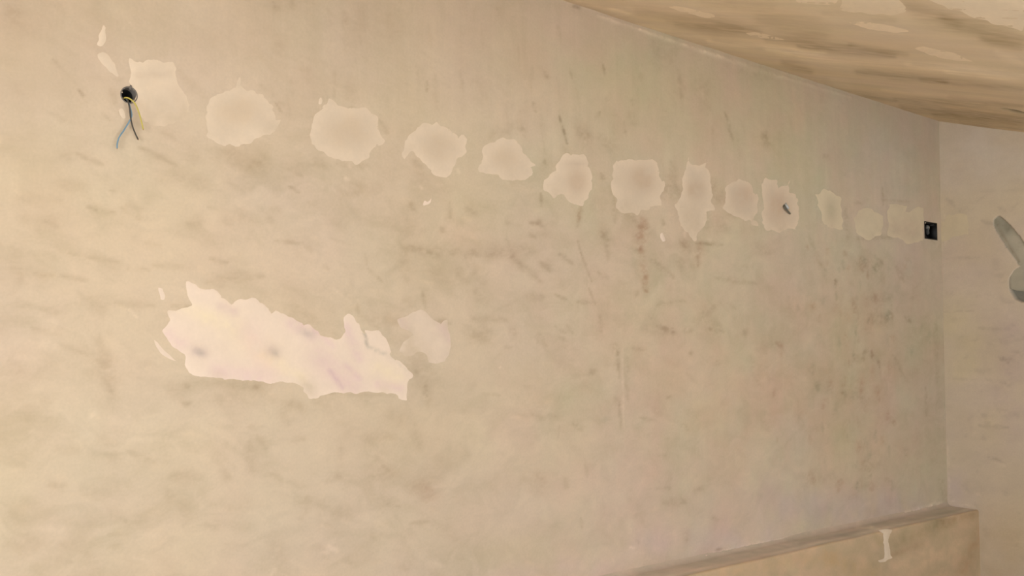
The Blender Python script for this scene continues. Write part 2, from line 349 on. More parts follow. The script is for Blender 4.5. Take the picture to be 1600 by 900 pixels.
     (3,2): [(1050,200,1060,600,20,.3),(860,180,890,210,16,.5),(660,190,740,200,40,.4),(985,620,990,800,10,.4),(620,390,650,420,18,.5),(690,460,700,500,14,.5),(590,690,610,700,24,.5),(780,420,860,560,12,.3),(650,60,700,80,40,.3),(910,60,930,70,20,.35),(740,50,760,60,24,.35)],
     (3,3): [(620,180,640,260,30,.35),(740,300,760,310,16,.3),(690,120,700,200,30,.25),(1080,300,1120,440,24,.35),(200,270,380,280,40,.15)],
    }
    warm = (1.0, 0.965, 0.92)
    for (i, j), L in tiles.items():
        for (x0, y0, x1, y1, w, k) in L:
            W.mark(400*i + x0/4, 225*j + y0/4, 400*i + x1/4, 225*j + y1/4, w/4 * 1.25, k * (.9 if i < 2 else 1.15), warm)
    # rusty drips under the seventh filler patch and the reddish scrubbed zone
    red = (1.02, 0.90, 0.84)
    for a in ((1005,345,1001,385,13,.5),(1001,385,1007,445,9,.35),(1008,420,1012,450,6,.3),(908,322,903,345,5,.35),(1095,380,1090,415,8,.3),(1005,450,1012,456,4,.5),(660,765,668,770,18,.2)):
        W.mark(*a[:5], a[5] * 1.3, red)
    r = random.Random(5)
    for k in range(150):
        x = r.gauss(1330, 55); y = r.uniform(380, 760)
        if x > 1455 or x < 1180: continue
        L = r.uniform(2, 16); w = r.uniform(2, 6.5)
        W.mark(x, y, x + r.uniform(-2, 2), y + L, w, r.uniform(.15, .5), (1.04, 0.92, 0.86) if r.random() < .6 else (0.96, 1.0, 0.97))
    for k in range(110):                    # pale-green and pink scuffs all over the far half
        x = r.uniform(820, 1440); y = r.uniform(230, 830)
        w = r.uniform(5, 16)
        W.mark(x, y, x + r.uniform(-14, 14), y + r.uniform(-16, 16), w, r.choice((-.12, .12, .16)), r.choice(((1.05, .95, .9), (.95, 1.02, .97))))
    for k in range(120):                    # short slanting trowel ticks in the near half
        x = r.uniform(0, 860); y = r.uniform(250, 890)
        L = r.uniform(6, 34); a = math.radians(r.gauss(18, 16))
        W.mark(x, y, x + L * math.cos(a), y + L * math.sin(a), r.uniform(3, 9), r.choice((.10, .15, .2, -.12, -.16)), warm, rough=.8)
    for k in range(90):                     # upright brush lines up by the ceiling
        x = r.uniform(380, 1300); y = r.uniform(10, 230)
        W.mark(x, y, x + r.uniform(-4, 8), y + r.uniform(12, 55), r.uniform(1.5, 7), r.choice((.1, .16, .22, -.1)), warm)
    for k in range(36):
        x = r.uniform(640, 1250); y = r.uniform(360, 700); L = r.uniform(6, 26); a = math.radians(r.gauss(35, 22))
        W.mark(x, y, x + L * math.cos(a), y + L * math.sin(a), r.uniform(2.5, 6), r.uniform(.12, .3), warm, rough=.9)
    # pale scrapes, specks and the caulked joints
    pale = (1.0, 1.01, 1.05)
    for a in ((202,36,215,47,3,-.3),(203,34,190,48,2,-.3),(68,537,84,540,9,-.3),(201,484,215,497,2.5,-.5),(140,652,150,645,6,-.25),(972,545,975,670,2.4,-.4),(950,202,951,220,2,-.35),
              (207,870,232,878,4,-.25),(545,255,547,262,3,-.6),(540,278,544,281,3,-.6),(657,292,659,294,3,-.7),(781,574,781.5,574,1.6,-1.2),(1106,373,1109,375,2.6,-.6),(1070,362,1070,370,3.5,-.5),
              (515,855,525,860,6,-.5),(505,862,514,865,4,-.4),(430,885,424,898,6,-.4),(670,880,690,885,7,-.25),(790,868,798,880,8,-.3),(50,675,250,690,8,-.15),(60,825,250,838,8,-.2),(560,810,600,806,9,-.2),
              (520,450,540,466,3,-.25),(60,490,90,505,8,-.2),(985,855,990,857,3,-.5),(1012,873,1016,876,3,-.5),(175,655,235,660,14,-.15),(345,555,352,560,3,-.3),(1135,345,1140,352,4,-.3),(715,265,717,270,3,-.4)):
        W.mark(*a, pale)
    for a in ((860,-8,935,18,3,-.3),(935,24,1000,46,3.2,-.55),(1000,46,1070,70,4,-.7),(1070,70,1130,90,4,-.55),(1100,80,1220,120,6,-.3),(1220,118,1330,152,3,-.2)):
        W.mark(*a, pale, height=0.002)
    for a in ((960,899,1050,883,2.5,-.4),(1050,883,1102,868,3,-.5),(1102,868,1140,858,3.5,-.7),(1140,858,1200,845,3.5,-.55),(1200,845,1290,833,3,-.45),(1415,800,1455,790,4,-.75),(1455,789,1470,785,4.5,-.8)):
        W.mark(*a[:5], a[5], pale, height=0.003)
    # round hole
    R = 0.0215
    dr = np.hypot(S - rc[0], T - rc[1]); near = np.abs(dr - R) < 0.0026
    k = np.where(near, R / np.maximum(dr, 1e-6), 1.0)
    W.S = rc[0] + (S - rc[0]) * k; W.T = rc[1] + (T - rc[1]) * k
    def drop(sc, tc):
        return (np.hypot(sc - rc[0], tc - rc[1]) < R * 0.97) | ((sc > q0[0]) & (sc < q1[0]) & (tc > q0[1]) & (tc < q1[1]))
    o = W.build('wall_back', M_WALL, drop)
    struct(o)
    return W, rc, R, q0, q1

WALLS, HOLE, HOLE_R, BOX0, BOX1 = long_wall()

# ------------------------------------------------------------------ the end wall, with the chased recess
def end_wall():
    s = spaced([(-0.02, 0.62, 0.0036, 0.0036), (0.62, D - BACK_Y, 0.01, 0.06)])
    t = spaced([(0.0, 0.2, 0.02, 0.01), (0.2, 2.80, 0.0055, 0.0055)])
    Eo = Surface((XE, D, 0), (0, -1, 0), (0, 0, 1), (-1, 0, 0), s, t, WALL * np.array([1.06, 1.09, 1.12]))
    S, T = Eo.S, Eo.T
    Eo.fine = fbm(S, T, 0.035, 0.02, 201, octv=3)
    b = fbm(S, T, 0.3, 0.25, 210, octv=3); c = fbm(S, T, 0.09, 0.07, 214, octv=4); g = fbm(S, T, 0.028, 0.022, 219, octv=3); h = fbm(S, T, 0.22, 0.03, 223, octv=3)
    Eo.C *= (1 + 0.025 * b + 0.025 * c + 0.015 * g + 0.015 * h)[..., None]
    Eo.C[..., 2] *= 1 + 0.035 * fbm(S, T, 0.2, 0.2, 230, octv=2)
    Eo.H += 0.001 * b + 0.0006 * c
    Eo.wash(1540, 240, 80, 60, (1.08, 1.12, 1.18), 240)  # upper end wall brightened in its colour to stand in for light
    Eo.wash(1580, 580, 45, 120, (0.93, 0.91, 0.97), 241)
    Eo.wash(1500, 400, 60, 50, (0.97, 0.95, 0.98), 242)
    Eo.wash(1510, 520, 40, 110, (1.0, 1.01, 0.95), 243)
    Eo.wash(1570, 860, 60, 70, (0.93, 0.90, 0.84), 244)
    Eo.wash(1500, 765, 26, 32, (0.97, 0.96, 1.08), 245)
    ps = [(1475,487,1520,486,3,.35),(1530,512,1570,515,5,.3),(1535,540,1600,528,8,.2),(1560,560,1575,566,6,.5),(1580,560,1600,552,10,.4),(1490,592,1550,594,3,.25),(1560,600,1575,600,8,.35),(1530,640,1545,660,8,.35),(1560,640,1590,650,8,.3),(1530,665,1575,668,4,.45),(1545,715,1570,722,4,.6),(1480,312,1490,322,7,.4),(1525,315,1540,305,3,.3),(1500,330,1520,325,6,.25),(1560,324,1570,330,5,.35),(1535,345,1550,350,5,.4),(1555,400,1565,440,10,.25),(1475,404,1530,402,3,.3),(1570,471,1580,474,6,.3),(1580,330,1590,318,4,.2),(1530,300,1600,296,4,.12)]
    for a in ps: Eo.mark(*a, (1, 0.985, 0.98))
    for a in ((1476,335,1478,385,3,-.25),(1480,690,1484,770,2.5,-.25),(1484,782,1500,788,3,-.6),(1500,788,1522,792,3,-.5),(1555,722,1570,728,4,-.3),(1480,420,1530,460,20,-.1)):
        Eo.mark(*a, (1, 1.01, 1.05))
    r = random.Random(9)
    for k in range(60):
        x = r.uniform(1485, 1600); y = r.uniform(430, 890)
        Eo.mark(x, y, x + r.uniform(-8, 8), y + r.uniform(-5, 5), r.uniform(2, 7), r.choice((.15, .25, -.12)), (1, .98, 1.0))
    # recess: a slanting chase that runs down to a round hollow
    a, b2 = Eo.uv(1561, 348), Eo.uv(1606, 410)
    cc = Eo.uv(1606, 443)
    d = b2 - a; L = np.dot(d, d)
    k = np.clip(((S - a[0]) * d[0] + (T - a[1]) * d[1]) / L, 0, 1)
    wob = 0.004 * fbm(S, T, 0.05, 0.05, 251, octv=2)
    dist = np.hypot(S - a[0] - k * d[0], T - a[1] - k * d[1]) + wob
    wd = 0.032 + 0.012 * np.minimum(k * 2.0, 1)
    groove = dist < wd
    disc = np.hypot(S - cc[0], T - cc[1]) + wob * .4 < 0.098
    Eo.H = np.where(groove, -0.020, Eo.H); Eo.H = np.where(disc, -0.045, Eo.H)
    mort = np.array([0.27, 0.25, 0.20])
    ins = groove | disc
    Eo.C[ins] = mort * (1 + 0.06 * c[ins])[:, None]
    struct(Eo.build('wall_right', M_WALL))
    return Eo, cc

ENDW, DISC_C = end_wall()

# ------------------------------------------------------------------ sloping ceiling
C_BREAK = 0.70
def ceiling():
    U = np.array([1, 0, -0.0124]); U /= np.linalg.norm(U)
    V = np.array([0, -1, -SLOPE]); V /= np.linalg.norm(V)
    N = np.cross(U, V); N = N if N[2] < 0 else -N; N /= np.linalg.norm(N)
    s = spaced([(X_LEFT - 5.46, 1.6 - 5.46, 0.05, 0.015), (1.6 - 5.46, 0.05, 0.010, 0.010)])
    t = spaced([(-0.03, (D - C_BREAK) * math.hypot(1, SLOPE), 0.0075, 0.0075)])
    K = Surface((5.46, D, ZC), U, V, N, s, t, WALL * np.array([1.33, 1.33, 1.27]))
    S, T = K.S, K.T
    K.fine = fbm(S, T, 0.03, 0.08, 301, octv=3)
    a = fbm(S, T, 0.16, 0.55, 310, octv=3); b = fbm(S, T, 0.045, 0.5, 315, 0.08, 4); c = fbm(S, T, 0.3, 0.3, 319, octv=3)
    K.C *= (1 + 0.05 * a + 0.03 * b + 0.02 * c)[..., None]
    K.C[..., 0] *= 1 + 0.012 * fbm(S, T, 0.2, 0.3, 325, octv=2); K.C[..., 2] *= 1 + 0.03 * fbm(S, T, 0.2, 0.3, 329, octv=2)
    K.H += 0.0012 * c + 0.0006 * b
    br = (1.0, 0.965, 0.90); pl = (0.99, 1.01, 1.04)
    for q in ((1000,20,1180,45,9,.35),(1060,38,1190,50,7,.45),(1190,30,1290,55,13,.35),(1200,62,1330,72,7,.45),(1250,72,1400,88,5,.75),(1330,70,1420,86,4,.5),(1420,8,1500,42,12,.55),(1480,30,1600,62,12,.65),(1540,60,1600,74,8,.5),
              (1340,112,1480,128,5,.6),(1440,124,1600,140,4.5,.55),(1225,98,1268,112,6,.45),(1300,140,1400,158,4,.4),(1400,155,1600,165,5,.45),(1410,168,1600,186,7,.65),(1460,180,1600,194,6,.55),(1500,195,1600,203,4,.5),(1100,0,1210,12,8,.25),(1290,20,1400,32,6,.25)):
        K.mark(*q[:4], q[4] * 1.6, q[5] * 1.5, br, rough=.4)
    for q in ((905,2,985,22,4,-.45),(960,15,1040,34,6,-.3),(1000,40,1110,62,6,-.35),(1110,66,1290,82,6,-.45),(1200,78,1420,100,7,-.4),(1420,102,1600,118,7,-.45),(1250,90,1340,105,6,-.2),(1300,125,1330,135,6,-.2),(1480,112,1600,128,5,-.3),(1380,140,1480,150,4,-.25),(1130,98,1180,102,4,-.3),(1290,28,1360,30,5,-.25),(1560,80,1600,100,6,-.3),(1010,50,1040,52,5,-.25)):
        K.mark(*q[:4], q[4] * 1.5, q[5] * 1.3, pl, rough=.4)
    # the crack near the end wall
    for q in ((1566,170,1580,172,1.6,1.4),(1578,172,1600,177,2.2,2.4),(1600,177,1640,184,2.4,2.4)):
        K.mark(*q, (1, .97, .9), height=-0.006, rough=0)
    struct(K.build('ceiling', M_CEIL))
    return K
CEIL = ceiling()

# ------------------------------------------------------------------ boxed-in ledge along the foot of the wall
def ledge():
    prof = []
    for k in range(9):                              # plaster fillet against the wall
        a = k / 8 * math.pi / 2
        prof.append((D + 0.002 - 0.03 * (1 - math.cos(a)) , LEDGE_Z + 0.03 * (1 - math.sin(a))))
    y = D - 0.036
    while y > LEDGE_Y + 0.012:
        prof.append((y, LEDGE_Z)); y -= 0.008
    for k in range(7):
        a = k / 6 * math.pi / 2
        prof.append((LEDGE_Y + 0.010 - 0.010 * math.sin(a), LEDGE_Z - 0.010 + 0.010 * math.cos(a)))
    z = LEDGE_Z - 0.018
    while z > 0.16: prof.append((LEDGE_Y, z)); z -= 0.0085
    prof += [(LEDGE_Y, 0.08), (LEDGE_Y, 0.0)]
    prof = np.array(prof)
    dl = np.r_[0, np.cumsum(np.hypot(*np.diff(prof, axis=0).T))]
    s = spaced([(X_LEFT, 2.6, 0.05, 0.02), (2.6, XE + 0.01, 0.009, 0.009)])
    T = Surface((0, LEDGE_Y, 0), (1, 0, 0), (0, 0, 1), (0, -1, 0), [0, 1], [0, 1], WALL)   # front face, for placing marks
    TOP = Surface((0, 0, LEDGE_Z), (1, 0, 0), (0, 1, 0), (0, 0, 1), [0, 1], [0, 1], WALL)
    SS, LL = np.meshgrid(s, dl, indexing='ij')
    P = np.zeros(SS.shape + (3,)); P[..., 0] = SS; P[..., 1] = prof[:, 0]; P[..., 2] = prof[:, 1]
    w = fbm(SS, LL, 0.25, 0.15, 410, octv=3); c = fbm(SS, LL, 0.10, 0.06, 414, octv=4); g = fbm(SS, LL, 0.04, 0.03, 417, octv=3)
    inner = sstep(0, 0.04, LL)
    P[..., 2] += 0.0022 * w * inner; P[..., 1] += -0.002 * w * inner
    front = sstep(LEDGE_Y + 0.02, LEDGE_Y, P[..., 1])
    C = np.ones(SS.shape + (3,)) * WALL
    C *= (1 + 0.05 * w + 0.08 * c + 0.035 * g)[..., None]
    C[..., 0] *= 1 + 0.02 * c; C[..., 1] *= 1 - 0.015 * c
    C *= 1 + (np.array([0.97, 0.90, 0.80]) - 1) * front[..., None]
    C *= 1 + (np.array([1.13, 1.24, 1.46]) - 1) * ((1 - front) * sstep(0.015, 0.06, LL))[..., None]  # ledge top paled in colour to make up for weak light there
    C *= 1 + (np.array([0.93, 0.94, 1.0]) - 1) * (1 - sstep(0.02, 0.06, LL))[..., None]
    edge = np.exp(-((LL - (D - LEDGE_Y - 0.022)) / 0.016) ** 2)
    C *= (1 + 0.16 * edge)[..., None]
    def m(surf, axis, x0, y0, x1, y1, wpx, k, tint):
        A = surf.uv(x0, y0); B = surf.uv(x1, y1)
        Q = np.stack([P[..., 0], P[..., axis]], -1)
        J = np.linalg.inv(surf.jac((x0 + x1) / 2, (y0 + y1) / 2))
        q = (Q - A) @ J.T; d = J @ (B - A); kk = np.clip((q @ d) / (d @ d + 1e-9), 0, 1)
        f = np.exp(-((q - kk[..., None] * d) ** 2).sum(-1) / wpx ** 2 * 1.3) * np.clip(.85 + .5 * g, .2, 1.5)
        f = f * (front if axis == 2 else 1 - front)
        C[:] = C * (1 + (np.array(tint) * (1 - .26 * k) - 1) * f[..., None])
    for q in ((1405,848,1475,815,15,.6,(.97,1,.95)),(1395,868,1440,850,6,.5,(1,.98,.95)),(1470,815,1528,802,11,.5,(1,.97,.92)),(1505,890,1532,830,13,.5,(1,.95,.9)),(1370,840,1376,848,7,.4,(.98,1,.94)),(1100,900,1300,865,16,.1,(1.02,.98,.94)),(1420,880,1500,860,16,-.2,(1,1,1)),(1300,880,1360,895,18,.2,(1,.97,.9)),(1230,880,1240,890,10,-.2,(.98,1.02,1))):  # dark marks right of the drip paint a hollow's shade; the rest are blotches
        m(T, 2, *q)
    for q in ((1250,850,1340,830,3,.5,(1,.99,1)),(1420,815,1500,797,5,.35,(1,1,.98)),(1340,824,1362,824,4,-.7,(1,1,1)),(1362,824,1382,829,4,-.6,(1,1,1)),(1060,898,1200,868,5,.2,(1.03,.97,.96))):
        m(TOP, 1, *q)
    idx = np.arange(SS.size).reshape(SS.shape)
    F = np.stack([idx[:-1, :-1], idx[:-1, 1:], idx[1:, 1:], idx[1:, :-1]], -1).reshape(-1, 4)
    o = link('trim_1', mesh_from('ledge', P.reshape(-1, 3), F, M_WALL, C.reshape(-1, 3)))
    struct(o); o['label'] = 'plastered boxed-in ledge running along the foot of the long wall'
    T.s = np.array([-10, 10.]); T.t = np.array([-10, 10.]); T.H = np.zeros((2, 2))
    return T
LEDGEF = ledge()

# ------------------------------------------------------------------ the unseen rest of the room
M_RAW = plain_material('bare render', (0.58, 0.54, 0.48), 0.95, 0.1, 0.06, 6)
M_FLOOR = plain_material('dusty screed floor', (0.55, 0.53, 0.50), 0.9, 0.2, 0.12, 5)
M_FRAME = plain_material('white window frame', (0.75, 0.74, 0.70), 0.4, 0.4, 0.03, 20)
struct(boxes('floor', [(X_LEFT - 0.2, BACK_Y - 0.2, -0.15, XE + 0.2, D + 0.2, 0.0)], M_FLOOR))
XL0, XL1 = X_LEFT - 0.15, X_LEFT
struct(boxes('wall_left', [(XL0, BACK_Y - 0.15, 0, XL1, LW_Y0, 2.95), (XL0, LW_Y1, 0, XL1, D + 0.15, 2.95), (XL0, LW_Y0, 0, XL1, LW_Y1, LW_Z0), (XL0, LW_Y0, LW_Z1, XL1, LW_Y1, 2.95)], M_RAW))
xm, xM = X_LEFT - 0.13, X_LEFT - 0.07
struct(boxes('window_2', [(xm, LW_Y0, LW_Z0, xM, LW_Y0 + .05, LW_Z1), (xm, LW_Y1 - .05, LW_Z0, xM, LW_Y1, LW_Z1), (xm, LW_Y0 + .05, LW_Z0, xM, LW_Y1 - .05, LW_Z0 + .05), (xm, LW_Y0 + .05, LW_Z1 - .05, xM, LW_Y1 - .05, LW_Z1), (xm, (LW_Y0 + LW_Y1) / 2 - .03, LW_Z0 + .05, xM, (LW_Y0 + LW_Y1) / 2 + .03, LW_Z1 - .05)], M_FRAME))
zlow = ZC - SLOPE * (D - C_BREAK)
struct(boxes('ceiling', [(X_LEFT - 0.1, BACK_Y - 0.15, zlow + 0.02, XE + 0.1, C_BREAK + 0.05, zlow + 0.17)], M_RAW))
struct(boxes('wall_front', [(X_LEFT, BACK_Y - 0.15, 0, WIN_X0, BACK_Y, zlow + 0.1), (WIN_X1, BACK_Y - 0.15, 0, XE, BACK_Y, zlow + 0.1),
        (WIN_X0, BACK_Y - 0.15, 0, WIN_X1, BACK_Y, WIN_Z0), (WIN_X0, BACK_Y - 0.15, WIN_Z1, WIN_X1, BACK_Y, zlow + 0.1)], M_RAW))
fr = 0.05; ym, yM = BACK_Y - 0.13, BACK_Y - 0.07
struct(boxes('window_1', [(WIN_X0, ym, WIN_Z0, WIN_X0 + fr, yM, WIN_Z1), (WIN_X1 - fr, ym, WIN_Z0, WIN_X1, yM, WIN_Z1), (WIN_X0 + fr, ym, WIN_Z0, WIN_X1 - fr, yM, WIN_Z0 + fr),
        (WIN_X0 + fr, ym, WIN_Z1 - fr, WIN_X1 - fr, yM, WIN_Z1), ((WIN_X0 + WIN_X1) / 2 - 0.03, ym, WIN_Z0 + fr, (WIN_X0 + WIN_X1) / 2 + 0.03, yM, WIN_Z1 - fr)], M_FRAME))

# ------------------------------------------------------------------ filler patches
def smooth_outline(pts, step, jit, seed):
    """closed Catmull-Rom through the traced points, then a ragged fine edge"""
    P = np.array(pts, float); n = len(P); out = []
    for i in range(n):
        p0, p1, p2, p3 = P[i - 1], P[i], P[(i + 1) % n], P[(i + 2) % n]
        m = max(2, int(round(np.linalg.norm(p2 - p1) / step)))
        for k in range(m):
            t = k / m
            cr = 0.5 * ((2 * p1) + (-p0 + p2) * t + (2*p0 - 5*p1 + 4*p2 - p3) * t * t + (-p0 + 3*p1 - 3*p2 + p3) * t ** 3)
            out.append(0.6 * cr + 0.4 * (p1 + (p2 - p1) * t))
    Q = np.array(out)
    j = np.random.default_rng(seed).normal(0, 1, Q.shape)
    j = (j + np.roll(j, 1, 0) * .8 + np.roll(j, -1, 0) * .8) / 1.5
    j2 = np.random.default_rng(seed + 5).normal(0, 1, Q.shape)
    for _ in range(3): j2 = (j2 + np.roll(j2, 1, 0) + np.roll(j2, -1, 0)) / 1.9
    return Q + j * jit + j2 * jit * .9

def edge_distance(p, Q):
    a = Q; b = np.roll(Q, -1, 0); d = b - a
    L = (d ** 2).sum(1) + 1e-12
    best = np.full(len(p), 1e9)
    for i in range(len(a)):
        k = np.clip(((p - a[i]) @ d[i]) / L[i], 0, 1)
        best = np.minimum(best, ((p - a[i] - k[:, None] * d[i]) ** 2).sum(1))
    return np.sqrt(best)

def inside(p, Q):
    r = np.zeros(len(p), bool); a = Q; b = np.roll(Q, -1, 0)
    for i in range(len(a)):
        if a[i, 1] == b[i, 1]: continue
        c = ((a[i, 1] > p[:, 1]) != (b[i, 1] > p[:, 1])) & (p[:, 0] < (b[i, 0] - a[i, 0]) * (p[:, 1] - a[i, 1]) / (b[i, 1] - a[i, 1]) + a[i, 0])
        r ^= c
    return r

def patch(surf, pts, name, label, cat, group=None, base=FILLER, thick=0.0022, rim=0.05, rimw=5.0, mid=None, marks=(), step=3.0, cell=4.5, jit=0.7, seed=0,
          mottle=0.035, fades=(), ground=None, lift=0.0, mat=None, split=True):
    """pts: traced outline. A thin slab of filler with its own thickness on surf."""
    Q = smooth_outline(pts, step, jit, 900 + seed)
    lo, hi = Q.min(0), Q.max(0)
    gx, gy = np.meshgrid(np.arange(lo[0], hi[0], cell), np.arange(lo[1], hi[1], cell))
    gx = gx + (np.arange(gx.shape[0]) % 2)[:, None] * cell / 2
    rr = np.random.default_rng(seed + 77)
    p = np.stack([gx.ravel(), gy.ravel()], 1) + rr.uniform(-.25, .25, (gx.size, 2)) * cell
    p = p[inside(p, Q)]
    p = p[edge_distance(p, Q) > cell * 0.35] if len(p) else p
    ring = []                                              # an inner ring keeps the bevel crisp
    allp = np.vstack([Q, p]) if len(p) else Q
    vs_, es_, fs_, *_ = delaunay_2d_cdt([Vector(v) for v in allp], [], [list(range(len(Q)))], 1, 1e-5)
    X = np.array([tuple(v) for v in vs_]); F = [list(f) for f in fs_ if len(f) == 3]
    ed = edge_distance(X, Q)
    st = np.array([surf.uv(*x) for x in X])
    nz = fbm(st[:, 0], st[:, 1], 0.06, 0.05, 700 + seed, octv=3); nf = fbm(st[:, 0], st[:, 1], 0.022, 0.018, 760 + seed, octv=3)
    h = np.array([surf.height(*q) for q in st]) if lift == 0 else np.full(len(st), lift)
    e = sstep(0, rimw, ed)
    h = h + thick * (0.12 + 0.88 * e) + thick * 0.2 * nz * e
    C = np.ones((len(X), 3)) * base
    C *= (1 + rim * np.exp(-(ed / (rimw * 1.6)) ** 2) + mottle * nz + mottle * .6 * nf)[:, None]
    wmid = np.zeros(len(X))
    if mid:
        for (cx, cy, rx, ry, k, *tt) in mid:
            q = np.exp(-(((X[:, 0] - cx) / rx) ** 2 + ((X[:, 1] - cy) / ry) ** 2) ** 1.2) * (1 + 0.6 * nz + .3 * nf)
            tint = np.array(tt[0] if tt else (1.0, 0.975, 0.94))
            C *= 1 + (tint * (1 - k) - 1) * np.clip(q, 0, 1.1)[:, None]
            wmid = np.maximum(wmid, q)
            h = h - thick * 0.55 * q
    for (x0, y0, x1, y1, w, k, *tt) in marks:
        a = np.array([x0, y0.__float__()]); d = np.array([x1 - x0, y1 - y0], float)
        kk = np.clip(((X - a) @ d) / (d @ d + 1e-9), 0, 1)
        f = np.exp(-((X - a - kk[:, None] * d) ** 2).sum(1) / w ** 2 * 1.3) * np.clip(1 + .5 * nf, .3, 1.5)
        tint = np.array(tt[0] if tt else (1.0, 0.985, 0.98))
        C *= 1 + (tint * (1 - k) - 1) * f[:, None]
        h = h - thick * 0.5 * k * f
    gcol = WALL if ground is None else ground
    for (cx, cy, r_, k) in fades:                       # where the filler was scraped thin
        f = np.clip(np.exp(-((X[:, 0] - cx) ** 2 + (X[:, 1] - cy) ** 2) / r_ ** 2) * (1 + .8 * nf) * k, 0, 1)
        C = C * (1 - f[:, None]) + np.array(gcol) * (1 + .05 * nz)[:, None] * f[:, None]
    W3 = surf.point(st[:, 0], st[:, 1], h)
    # skirt down into the wall along the outline
    used = {}
    for f in F:
        for i in range(3):
            k = (f[i], f[(i + 1) % 3]); used[k] = 1
    nv, nf_ = len(X), len(F)
    border = [(a, b) for (a, b) in used if (b, a) not in used]
    loop = sorted({v for e2 in border for v in e2}); remap = {v: len(X) + i for i, v in enumerate(loop)}
    W3 = np.vstack([W3, W3[loop] - surf.N * (thick * .3 + 0.0015)]); C = np.vstack([C, C[loop]])
    wm = np.r_[wmid, np.zeros(len(loop))]
    for a, b in border: F += [[b, a, remap[a]], [b, remap[a], remap[b]]]
    F = np.array(F)
    A = W3[F[0]]; 
    if np.dot(np.cross(A[1] - A[0], A[2] - A[0]), surf.N) < 0: F = F[:, ::-1]
    cen = W3.mean(0); W3 = W3 - cen
    mat = mat or M_FILL
    big = wm[F].mean(1) > 0.5 if (mid and split) else np.zeros(len(F), bool)
    full = mesh_from('tmp', W3[:nv], F[:nf_], mat)
    nrm = np.array([tuple(v.normal) for v in full.vertices]); bpy.data.meshes.remove(full)
    nrm = np.vstack([nrm, np.repeat(surf.N[None, :], len(loop), 0)])      # the feathered edge has no hard bevel
    def sub(nm, FF):
        u = np.unique(FF); mp = np.full(len(W3), -1); mp[u] = np.arange(len(u))
        me = mesh_from(nm, W3[u], mp[FF], mat, C[u])
        me.normals_split_custom_set_from_vertices([tuple(n) for n in nrm[u]])
        return me
    o = link(name, sub(name, F[~big]), None, cen)
    tag(o, label, cat, group)
    if big.any():
        c = link('hollow', sub('hollow', F[big]), o)
        c['label'] = 'slightly darker trowelled middle'
    return o

def from_crop(L, sc, ox, oy):
    return [(ox + x / sc, oy + y / sc) for x, y in L]

